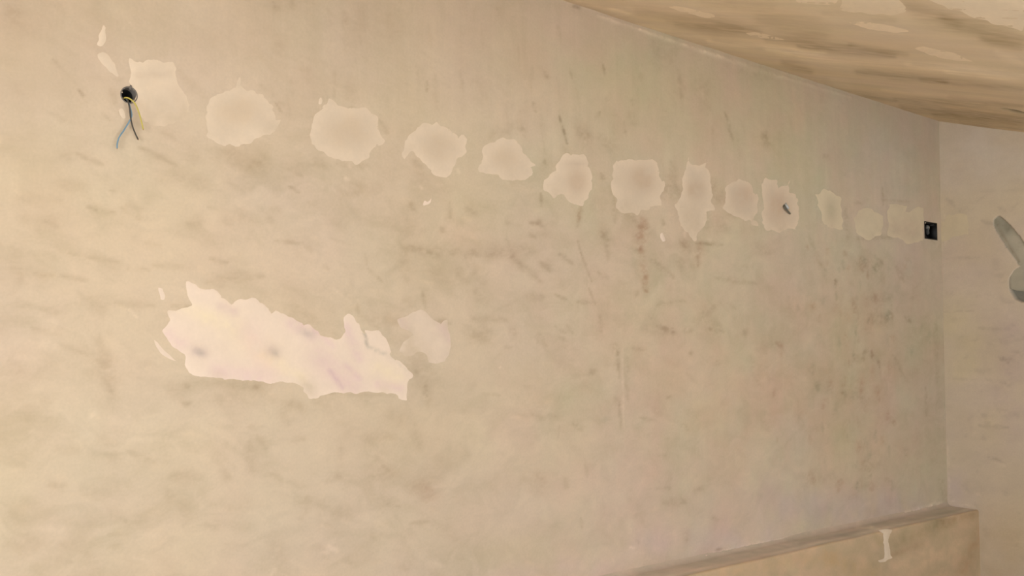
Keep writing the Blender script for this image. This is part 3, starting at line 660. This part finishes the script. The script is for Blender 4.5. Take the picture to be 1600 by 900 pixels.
GR = 'row of round filler patches on the long wall'
A = (3.75, 100, 20); B = (3.75, 400, 120); Cc = (3.75, 720, 180); Dd = (4.6875, 1020, 220); Ee = (3.2156, 1280, 220)
ROW = [
 (A, [(395,265),(425,300),(450,285),(540,280),(620,290),(665,330),(672,400),(690,440),(722,500),(735,560),(700,620),(640,650),(560,665),(500,650),(440,610),(425,560),(420,510),(425,470),(400,440),(375,400),(390,365),(385,310)],
  'large squarish cream filler patch touching the hole with hanging wires', None, [(215,118,265,115,6,.06),(272,140,285,165,10,.05)]),
 (A, [(835,545),(870,500),(930,460),(1005,445),(1015,400),(1035,385),(1045,445),(1120,470),(1195,500),(1225,560),(1240,640),(1270,630),(1235,700),(1180,715),(1140,735),(1090,760),(1040,775),(960,780),(900,760),(840,720),(832,640),(840,590)],
  'wide cream filler patch with a thin spike on top, second patch in the row', [(372,172,34,22,.07)], []),
 (B, [(380,195),(420,165),(440,130),(465,150),(490,165),(540,190),(590,185),(640,180),(690,210),(718,250),(725,300),(745,340),(740,390),(715,400),(680,430),(650,470),(620,505),(560,505),(500,490),(430,470),(370,430),(330,390),(318,340),(328,280),(345,230)],
  'large nearly round cream filler patch with pointed tuft at upper left, third in row', [(548,205,36,26,.09)], []),
 (B, [(890,360),(925,310),(970,275),(1040,280),(1065,262),(1085,282),(1150,315),(1190,350),(1225,330),(1235,400),(1225,455),(1185,480),(1160,535),(1120,580),(1070,590),(1035,560),(1000,520),(950,475),(920,440),(870,470),(850,440),(880,400)],
  'round filler patch with small ears at both sides, fourth in row', [(686,228,26,22,.10)], []),
 (Cc, [(135,200),(180,165),(240,138),(320,145),(360,185),(375,230),(430,270),(435,295),(415,310),(415,350),(370,370),(300,382),(250,370),(215,345),(150,345),(100,320),(100,300),(120,280)],
  'low wide bell-shaped filler patch, fifth in row', [(790,246,22,16,.07)], []),
 (Cc, [(570,280),(590,240),(640,230),(725,235),(745,290),(770,350),(782,400),(770,440),(745,480),(710,520),(660,520),(630,500),(590,460),(545,490),(525,465),(488,430),(490,400),(520,350)],
  'flat-topped angular filler patch with a brown drip line below, sixth in row', [(902,283,16,22,.12,(1.01,.965,.93))], [(880,255,918,256,5,.06)]),
 (Cc, [(900,265),(915,275),(970,262),(1060,255),(1150,270),(1160,320),(1160,360),(1190,390),(1200,425),(1170,450),(1170,520),(1110,530),(1080,560),(1040,585),(990,575),(950,570),(910,550),(910,480),(880,430),(880,370),(890,320)],
  'squarish filler patch above a reddish drip stain, seventh in row', [(1003,280,20,22,.15,(1.01,.965,.93))], []),
 (Cc, [(1330,240),(1345,290),(1400,295),(1440,280),(1430,310),(1460,350),(1465,420),(1470,500),(1485,550),(1440,570),(1430,640),(1400,690),(1370,740),(1330,690),(1290,640),(1275,580),(1255,530),(1285,480),(1300,420),(1295,360),(1315,310)],
  'tall narrow filler patch tapering downward, eighth in row', [(1087,296,14,15,.15,(1.01,.965,.93))], []),
 (Dd, [(535,350),(570,310),(640,285),(690,300),(725,320),(735,370),(770,400),(775,470),(760,540),(740,580),(770,630),(740,620),(700,580),(640,570),(580,540),(515,500),(535,440)],
  'small pinkish-centred filler patch just left of the one with a wire stub', [(1161,306,17,16,.12,(1.02,.96,.93))], []),
 (Dd, [(810,280),(910,280),(905,310),(930,340),(975,330),(1010,285),(1000,330),(1010,370),(1045,400),(1065,460),(1065,530),(1060,600),(1050,650),(1000,640),(920,680),(870,650),(815,640),(805,560),(815,460),(805,380)],
  'filler patch with a straight left edge and a grey wire stub in it', [(1214,322,17,24,.13,(1.02,.955,.92))], []),
 (Dd, [(1200,400),(1230,365),(1300,360),(1340,390),(1375,430),(1385,500),(1395,590),(1390,650),(1340,640),(1280,630),(1250,600),(1235,540),(1215,470)],
  'narrow upright filler patch just right of the one with a wire stub', [(1299,328,9,17,.15,(.99,1,.97))], []),
 (Ee, [(190,360),(220,335),(265,340),(305,370),(320,410),(310,460),(270,490),(240,500),(200,475),(175,430),(175,390)],
  'small yellowish rounded filler patch, second left of the black box hole', None, []),
 (Ee, [(345,330),(400,320),(440,330),(430,370),(470,345),(520,335),(527,400),(527,430),(520,500),(440,515),(400,490),(350,480),(350,420)],
  'faint wide filler patch touching the left side of the black box hole', None, [(1400,360,1430,366,10,.06,(1,.98,1))]),
]
FADES = {0: [(285,185,22,.75),(262,195,30,.45),(245,150,50,.15),(235,192,25,.5)], 1: [(425,205,14,.6),(373,128,8,.5),(340,200,20,.2)], 2: [(545,152,14,.2)], 3: [(640,232,9,.5),(665,190,8,.3)], 4: [(800,275,18,.25)],
         5: [(870,308,14,.5),(895,318,14,.3)], 6: [(975,330,22,.5),(965,280,14,.3),(1010,335,14,.5)], 7: [(1085,350,22,.55),(1068,330,14,.3)], 8: [(1150,332,14,.4),(1180,345,10,.5)], 9: [(1220,355,18,.4)], 10: [(1300,352,14,.4)], 11: [(1340,340,10,.3)], 12: [(1420,355,22,.55),(1395,350,12,.4)]}
for i, (cr, L, label, mid, mk) in enumerate(ROW):
    f = [1.0, .985, .985, 1.0, 1.0, 1.0, .985, .985, .97, .985, 1.0, 1.0, .99][i]
    if i == 10 or i == 11 or i == 12: fb = FILLER * np.array([.965, 1.005, .955])
    else: fb = FILLER * f
    patch(WALLS, from_crop(L, *cr), 'filler_patch', label, 'patch', GR, base=fb, mid=mid, marks=mk, seed=i, rim=(0.05 if i < 5 else 0.08) if i < 11 else 0.03,
          cell=4.2 if i < 7 else 3.0, step=2.6 if i < 7 else 2.0, jit=0.85 if i < 7 else 0.6, thick=0.0007 if i < 8 else 0.0010, rimw=8 if i < 7 else 5, fades=FADES.get(i, ()))
patch(ENDW, from_crop([(612,400),(632,410),(660,370),(740,370),(745,470),(680,475),(630,500),(612,510)], *Ee), 'filler_patch',
      'faint yellowish filler patch on the end wall right of the black box hole', 'patch', base=WALL * np.array([1.11, 1.15, 1.08]), thick=0.0012, seed=40, cell=4, rim=0.02)

# fresh pale plaster
Gg = (2.857, 200, 420)
main = [(262,70),(300,75),(330,90),(400,90),(425,130),(460,155),(500,135),(545,130),(590,150),(640,200),(670,190),(720,215),(780,245),(815,250),(870,300),(920,310),(955,310),(970,280),(960,230),(975,200),(1010,215),(1035,265),(1048,290),(1060,272),(1110,275),(1150,310),(1170,370),(1180,395),(1270,470),(1260,500),(1240,530),(1240,585),(1205,580),(1190,555),(1080,550),(960,555),(910,550),(850,575),(800,575),(780,540),(740,510),(640,505),(560,495),(450,490),(350,485),(280,460),(250,420),(250,385),(200,350),(165,300),(155,265),(180,230),(180,190),(240,180),(290,170),(270,130)]
pk = (1.0, 0.955, 1.025); yl = (1.0, 1.01, 0.95); gy = (.98, 1, 1)
mm = [(305,548,318,552,9,.18,(1,.98,1.03)),(312,550,313,551,5,.18,gy),(260,525,280,540,16,.04,pk),(423,548,430,552,12,.14,(1,.98,1.02)),(428,549,431,551,5,.12,gy),(345,480,365,488,9,.10,pk),(455,505,490,525,12,.06,pk),(474,519,486,522,7,.15,gy),(390,520,420,580,22,.03,pk),(500,560,550,605,20,.05,pk),(515,580,535,606,4,.09,pk),(540,570,560,590,5,.06,pk),(340,580,400,590,16,.03,pk),(570,522,572,540,2.5,.25,gy),(572,540,608,556,2.5,.16,gy),(608,556,640,582,2,.05,gy),(540,510,560,560,10,.05,pk),(350,500,420,560,30,-.02,yl),(590,575,620,590,16,-.01,yl),(410,555,470,590,12,-.03,yl),(270,470,330,500,14,-.02,yl),(450,480,520,540,5,.03,pk),(590,600,625,606,8,.04,pk)]
patch(WALLS, from_crop(main, *Gg), 'plaster_patch', 'big ragged pinkish-white fresh plaster patch low on the left of the wall', 'patch', 'fresh pinkish-white plaster', base=FRESH, marks=mm, fades=[(470,600,14,.5),(340,590,10,.3),(258,490,12,.4),(485,612,10,.5),(600,610,8,.4),(286,470,8,.3)], thick=0.0012,
      rim=0.015, seed=50, cell=4.5, step=3, jit=0.8, mottle=0.022)
patch(WALLS, from_crop([(1265,200),(1320,185),(1345,200),(1355,225),(1390,245),(1430,230),(1425,270),(1440,330),(1435,380),(1410,415),(1350,415),(1330,390),(1290,370),(1270,390),(1240,395),(1210,370),(1230,330),(1260,290),(1250,270),(1215,265),(1205,225),(1240,215)], *Gg),
      'plaster_patch', 'smaller smeared pale plaster patch to the right of the big pinkish-white one', 'patch', 'fresh pinkish-white plaster', base=FRESH * np.array([.905, .90, .88]), thick=0.0018, seed=51, cell=4, rim=0.0, mottle=0.04,
      fades=[(632,545,26,.75),(625,510,14,.4),(700,500,14,.35),(660,560,14,.25)], marks=[(625,500,632,512,8,.06,pk),(635,560,660,560,12,.08,(1,.99,.97)),(640,520,642,560,8,.12,(1,.99,.97)),(690,510,700,530,8,.03,pk)])
patch(WALLS, from_crop([(135,85),(155,88),(162,110),(160,138),(143,135),(136,105)], *Gg), 'plaster_smear', 'small upright pale plaster smear above the left end of the big white patch', 'smear', base=FRESH * .92, thick=0.001, seed=52, cell=3, jit=.4)
patch(WALLS, from_crop([(112,318),(135,335),(165,365),(195,395),(212,412),(190,408),(160,385),(130,355)], *Gg), 'plaster_smear', 'thin slanting pale plaster smear at the lower left edge of the big white patch', 'smear', base=FRESH * .93, thick=0.001, seed=53, cell=3, jit=.4)
patch(WALLS, from_crop([(640,160),(655,175),(660,215),(655,260),(640,285),(615,285),(605,275),(618,240),(628,190)], 4, 0, 0), 'plaster_smear', 'upright streak of pale plaster, topmost mark above the hole with hanging wires', 'smear', base=FILLER * .99, thick=0.001, seed=54, cell=3, jit=.5)
patch(WALLS, from_crop([(605,345),(640,332),(675,345),(690,380),(715,410),(735,450),(745,480),(715,470),(680,430),(640,400),(615,375)], 4, 0, 0), 'plaster_smear', 'pale slanting plaster smear just above left of the hole with hanging wires', 'smear', base=FILLER * .975, thick=0.001, seed=55, cell=3, jit=.6)
patch(WALLS, from_crop([(745,690),(765,680),(780,700),(785,735),(765,740),(750,715)], 4, 0, 0), 'plaster_smear', 'tiny pale plaster dab below left of the hole with hanging wires', 'smear', base=FILLER, thick=0.001, seed=56, cell=2.5, jit=.3)
patch(WALLS, from_crop([(367,155),(372,130),(381,118),(390,140),(386,157),(376,162)], 3.75, 400, 120), 'plaster_crumb', 'tiny plaster fleck off the upper left of the third filler patch', 'fleck', base=FILLER, thick=0.0015, seed=57, cell=2, jit=.2, step=2)
patch(WALLS, from_crop([(975,745),(985,728),(1005,730),(1025,712),(1022,735),(1000,748),(980,755)], 3.75, 400, 120), 'plaster_crumb', 'white plaster crumb on the wall below the fourth filler patch', 'fleck', base=FRESH, thick=0.003, seed=58, cell=2, jit=.3, step=2)
patch(WALLS, from_crop([(922,562),(938,555),(952,575),(960,603),(945,608),(928,590)], 4, 800, 225), 'plaster_crumb', 'white plaster crumb low between the seventh and eighth filler patches', 'fleck', base=FRESH * .95, thick=0.003, seed=59, cell=2, jit=.2, step=2)

# drip on the ledge front
patch(LEDGEF, [(1372,829),(1381,827),(1393,828),(1390,835),(1388,843),(1389,850),(1391,860),(1391,868),(1394,872),(1386,876),(1374,879),(1372,876),(1382,872),(1384,866),(1382,855),(1380,847),(1381,840),(1379,833)], 'plaster_drip',
      'pale T-shaped plaster drip running down the front of the ledge', 'drip', base=FILLER * 1.14, thick=0.004, seed=60, cell=3, step=2, jit=.3, rim=0)

# filler spots on the ceiling
def cp(L, sc, ox, oy): return from_crop(L, sc, ox, oy)
CG = 'filler spots on the sloping ceiling'
CB = WALL * np.array([1.58, 1.60, 1.60])
for i, (L, sc, ox, oy, label, kf) in enumerate([
  ([(985,38),(1040,36),(1130,52),(1210,72),(1275,90),(1282,104),(1240,112),(1170,98),(1090,76),(1020,56)], 4, 800, 0, 'slim pale filler spot on the ceiling nearest the long wall top edge', 1.0),
  ([(1470,205),(1530,200),(1600,215),(1680,235),(1720,250),(1650,248),(1560,235),(1500,222)], 4, 800, 0, 'faint pale filler spot on the ceiling, below and right of the nearest slim one', .96),
  ([(520,140),(590,133),(700,145),(800,165),(870,185),(895,197),(820,203),(730,195),(640,180),(570,160)], 4, 1200, 0, 'long pale filler spot in the middle of the visible ceiling', 1.0),
  ([(930,305),(980,292),(1080,312),(1180,335),(1250,365),(1290,385),(1210,380),(1100,362),(1000,335)], 4, 1200, 0, 'pale filler spot on the ceiling nearest the end wall', 1.0),
  ([(220,-30),(440,-20),(445,15),(400,32),(310,28),(230,18),(190,5)], 4, 1200, 0, 'pale filler spot cut off by the top edge of the picture', 1.0),
 ]):
    patch(CEIL, cp(L, sc, ox, oy), 'filler_patch', label, 'patch', CG, base=CB * kf, thick=0.0004, seed=70 + i, cell=3.5, step=3, jit=.2, rim=0, rimw=4, mat=M_CEIL)
patch(CEIL, cp([(500,-40),(760,-40),(830,0),(872,35),(868,75),(800,95),(680,92),(560,82),(470,60),(480,20)], 4, 1200, 0), 'filler_patch', 'wide rounded pale filler patch on the ceiling beside the diagonal brown streak', 'patch', base=CB * np.array([.94, .95, .95]), thick=0.0004, seed=80, cell=5, step=4, jit=.4, rim=0, mat=M_CEIL)
patch(CEIL, cp([(1000,-14),(1300,-14),(1608,-14),(1612,190),(1540,172),(1400,140),(1260,90),(1120,40)], 4, 1200, 0), 'filler_patch', 'broad pale filler band filling the top right corner of the ceiling', 'patch', base=CB * np.array([.93, .95, .97]), thick=0.0004, seed=81, cell=6, step=4, jit=.5, rim=0, mat=M_CEIL,
      marks=[(1580,0,1600,8,10,-.05,(1,1,1))])

# mortar in the recess of the end wall
MORT = np.array([0.395, 0.360, 0.280])
patch(ENDW, [(1545,338),(1556,334),(1576,338),(1592,352),(1612,378),(1616,400),(1616,430),(1597,424),(1582,412),(1570,392),(1560,374),(1550,360),(1545,348)], 'mortar_fill', 'grey mortar filling the slanting chase cut in the end wall', 'mortar', base=MORT * 1.08, lift=-0.013, thick=0.001,
      seed=90, cell=3, step=2.5, jit=.3, rim=0, mottle=.05, marks=[(1554,344,1572,358,9,.26,(.97,1,.98)),(1556,352,1590,408,3,.2,(1,.97,.93)),(1585,375,1605,395,10,-.10,(1,1,1))])  # thin dark line paints shade along the left edge of the recess
patch(ENDW, [(1576,440),(1578,428),(1584,418),(1596,413),(1612,412),(1640,420),(1640,452),(1610,456),(1580,452)], 'mortar_fill', 'grey mortar in the round hollow at the right edge of the end wall', 'mortar', base=MORT * 1.08, lift=-0.008, thick=0.001, seed=91, cell=3, step=2.5, jit=.2, rim=0, mottle=.05,
      marks=[(1577,425,1577,452,2,.2),(1580,455,1620,457,4,.2,(.95,1,.97))])  # edge marks paint shade inside the rim of the hollow

# ------------------------------------------------------------------ boxes, wires
M_DARKBOX = plain_material('dark grey plastic box', (0.17, 0.150, 0.130), 0.6, 0.3)
M_BLACK = plain_material('black plastic', (0.010, 0.010, 0.010), 0.6, 0.3)
M_BLUE = plain_material('blue wire insulation', (0.16, 0.27, 0.36), 0.45, 0.4)
M_BROWN = plain_material('dark brown wire insulation', (0.045, 0.036, 0.026), 0.45, 0.4)
M_YELL = plain_material('green and yellow earth wire', (0.50, 0.42, 0.09), 0.45, 0.4)
M_GREY = plain_material('grey cable sheath', (0.13, 0.135, 0.13), 0.5, 0.4)
M_COPPER = plain_material('cut copper core', (0.45, 0.22, 0.10), 0.35, 0.5, metal=0.9)

def tube_mesh(name, pts, r, mat, n=10, sub=6, cap=True):
    P = [Vector(p) for p in pts]; path = []
    for i in range(len(P) - 1):
        p0 = P[max(i - 1, 0)]; p1 = P[i]; p2 = P[i + 1]; p3 = P[min(i + 2, len(P) - 1)]
        for k in range(sub):
            t = k / sub
            path.append(0.5 * ((2*p1) + (p2-p0)*t + (2*p0-5*p1+4*p2-p3)*t*t + (-p0+3*p1-3*p2+p3)*t**3))
    path.append(P[-1])
    V, F = [], []; prev = None
    for i, p in enumerate(path):
        d = (path[min(i+1, len(path)-1)] - path[max(i-1, 0)]).normalized()
        if prev is None:
            a = d.orthogonal().normalized()
        else:
            a = (prev - d * prev.dot(d)).normalized()
        prev = a; b = d.cross(a)
        rr = r(i / (len(path)-1)) if callable(r) else r
        for k in range(n):
            t = 2 * math.pi * k / n
            V.append(p + (a * math.cos(t) + b * math.sin(t)) * rr)
    for i in range(len(path) - 1):
        for k in range(n):
            F.append((i*n+k, i*n+(k+1)%n, (i+1)*n+(k+1)%n, (i+1)*n+k))
    if cap:
        for base, pt, fl in ((0, path[0], 1), ((len(path)-1)*n, path[-1], 0)):
            c = len(V); V.append(pt)
            for k in range(n):
                q = (c, base+k, base+(k+1)%n, c)
                F.append(q)
    me = bpy.data.meshes.new(name)
    me.from_pydata([tuple(v) for v in V], [], [tuple(dict.fromkeys(f)) for f in F])
    for p in me.polygons: p.use_smooth = True
    me.materials.append(mat); me.update()
    return me

def lathe_y(name, prof, mat, n=40):
    """prof: (radius, depth into the wall); axis along +Y"""
    V, F = [], []
    for r, d in prof:
        for k in range(n):
            t = 2 * math.pi * k / n; V.append((r * math.cos(t), d, r * math.sin(t)))
    for i in range(len(prof) - 1):
        for k in range(n): F.append((i*n+k, i*n+(k+1)%n, (i+1)*n+(k+1)%n, (i+1)*n+k))
    me = bpy.data.meshes.new(name); me.from_pydata(V, [], F)
    for p in me.polygons: p.use_smooth = True
    me.materials.append(mat); me.update()
    return me

def wall_pt(px, py, out=0.0):
    """a point standing out metres in front of the long wall, seen at (px, py)"""
    d = ray(px, py); k = (D - out) / d[1]
    return EYE + d * k

# round recessed box
hx, hz = HOLE
box = bpy.data.objects.new('wall_box', None); col.objects.link(box); box.location = (hx, D, hz); box.empty_display_size = 0.02
tag(box, 'round dark grey recessed wiring box at the upper left, with wires hanging out', 'wiring box')
R0 = HOLE_R
link('collar', lathe_y('collar', [(R0 + 0.0012, 0.012), (R0 + 0.0015, -0.0012), (R0 - 0.0005, -0.0020), (R0 - 0.0018, 0.000), (R0 - 0.0020, 0.022), (R0 - 0.0030, 0.026)], M_DARKBOX), box)
link('back_plate', lathe_y('back_plate', [(R0 - 0.0010, 0.024), (R0 - 0.0024, 0.0242), (R0 - 0.0040, 0.025), (R0 - 0.0045, 0.058), (0.0005, 0.060)], M_BLACK), box)
tab = link('lug', tube_mesh('lug', [(0.004, 0.004, R0 - 0.003), (0.004, -0.0025, R0 + 0.0015), (0.003, -0.0015, R0 + 0.005)], lambda t: 0.0035 - 0.0015 * t, M_DARKBOX, 8, 4), box)

cable = bpy.data.objects.new('cable', None); col.objects.link(cable); cable.location = (hx, D, hz); cable.empty_display_size = 0.02
tag(cable, 'three loose wires, blue, dark brown and yellow, hanging from the round wall box', 'cable')
def wire(label, pts, mat, r, core=True):
    Q = [np.array(p) - np.array(cable.location) for p in pts]
    w = link('wire', tube_mesh('wire', Q, r, mat), cable); w['label'] = label
    d = Vector(Q[-1] - Q[-2]).normalized()
    e = link('copper_tip', tube_mesh('copper_tip', [Vector(Q[-1]) - d * 0.001, Vector(Q[-1]) + d * 0.0022], r * 0.5, M_COPPER, 8, 2), w)
bk = lambda dx, dz, dep: np.array([hx + dx, D + dep, hz + dz])
wire('blue wire', [bk(-.004,-.002,.05), bk(-.003,-.006,.02), wall_pt(200,158,.012), wall_pt(204.5,172,.014), wall_pt(205.8,181,.014), wall_pt(202.5,189,.012), wall_pt(194,203,.012), wall_pt(186,215,.012), wall_pt(183.2,225,.012), wall_pt(183,232,.012)], M_BLUE, 0.0020)
wire('dark brown wire', [bk(-.001,-.002,.05), bk(0,-.007,.02), wall_pt(199.5,156,.016), wall_pt(202.5,170,.018), wall_pt(204,183,.016), wall_pt(207,197,.013), wall_pt(211.5,209,.012), wall_pt(216,218,.012)], M_BROWN, 0.0020)
wire('yellow earth wire', [bk(-.008,-.004,.05), bk(-.010,-.010,.02), wall_pt(196,152.5,.008), wall_pt(203,154.5,.018), wall_pt(211,162,.022), wall_pt(217,176,.020), wall_pt(221,190,.016), wall_pt(223.8,202,.013)], M_YELL, 0.0019)

# square recessed box by the corner
(x0, z0), (x1, z1) = BOX0, BOX1
sq = bpy.data.objects.new('socket_box', None); col.objects.link(sq); sq.location = ((x0 + x1) / 2, D, (z0 + z1) / 2); sq.empty_display_size = 0.02
tag(sq, 'black rectangular recessed socket box by the far corner', 'socket box')
wx, wz, th, dp = (x1 - x0) / 2, (z1 - z0) / 2, 0.003, 0.045
def bx(name, lst, mat): return boxes(name, lst, mat, sq)
bx('shell', [(-wx-th, -0.001, -wz-th, -wx+th, dp, wz+th), (wx-th, -0.001, -wz-th, wx+th, dp, wz+th), (-wx, -0.001, -wz-th, wx, dp, -wz+th), (-wx, -0.001, wz-th, wx, dp, wz+th), (-wx-th, dp, -wz-th, wx+th, dp + th, wz+th)], M_BLACK)
cl = link('wire_end', tube_mesh('wire_end', [(wx*.70, .044, -wz*.1), (wx*.25, .030, wz*.15), (-wx*.15, .012, wz*.40), (-wx*.40, .006, wz*.42)], 0.011, M_GREY, 10, 5), sq)
cl['label'] = 'dull grey cable end'
bx('screw_post', [(wx*.55, .004, wz - .014, wx*.75, dp, wz - .003)], M_BLACK); bx('screw_post', [(-wx*.75, .004, -wz + .003, -wx*.6, dp, -wz + .012)], M_BLACK)

# wire stub poking out of the tenth patch
st = bpy.data.objects.new('cable_stub', None); col.objects.link(st)
c0 = wall_pt(1229, 327, 0.004); st.location = c0; st.empty_display_size = 0.01
tag(st, 'short grey cable stub sticking out of a filler patch at the right', 'cable stub')
Q = [wall_pt(1224.5,320,-.004), wall_pt(1226,324,.010), wall_pt(1229.5,328.5,.012), wall_pt(1234.5,334,.008)]
link('core', tube_mesh('core', [q - c0 for q in Q], 0.0042, plain_material('dark cable core', (0.13,0.125,0.10), .5), 8, 5), st)
Q = [wall_pt(1227,318,-.004), wall_pt(1229,321.5,.012), wall_pt(1231.5,325.5,.013)]
sh = link('sheath', tube_mesh('sheath', [q - c0 for q in Q], 0.0055, plain_material('pale grey sheath', (0.50,0.52,0.53), .5), 8, 5), st)
sh['label'] = 'pale grey cable sheath'
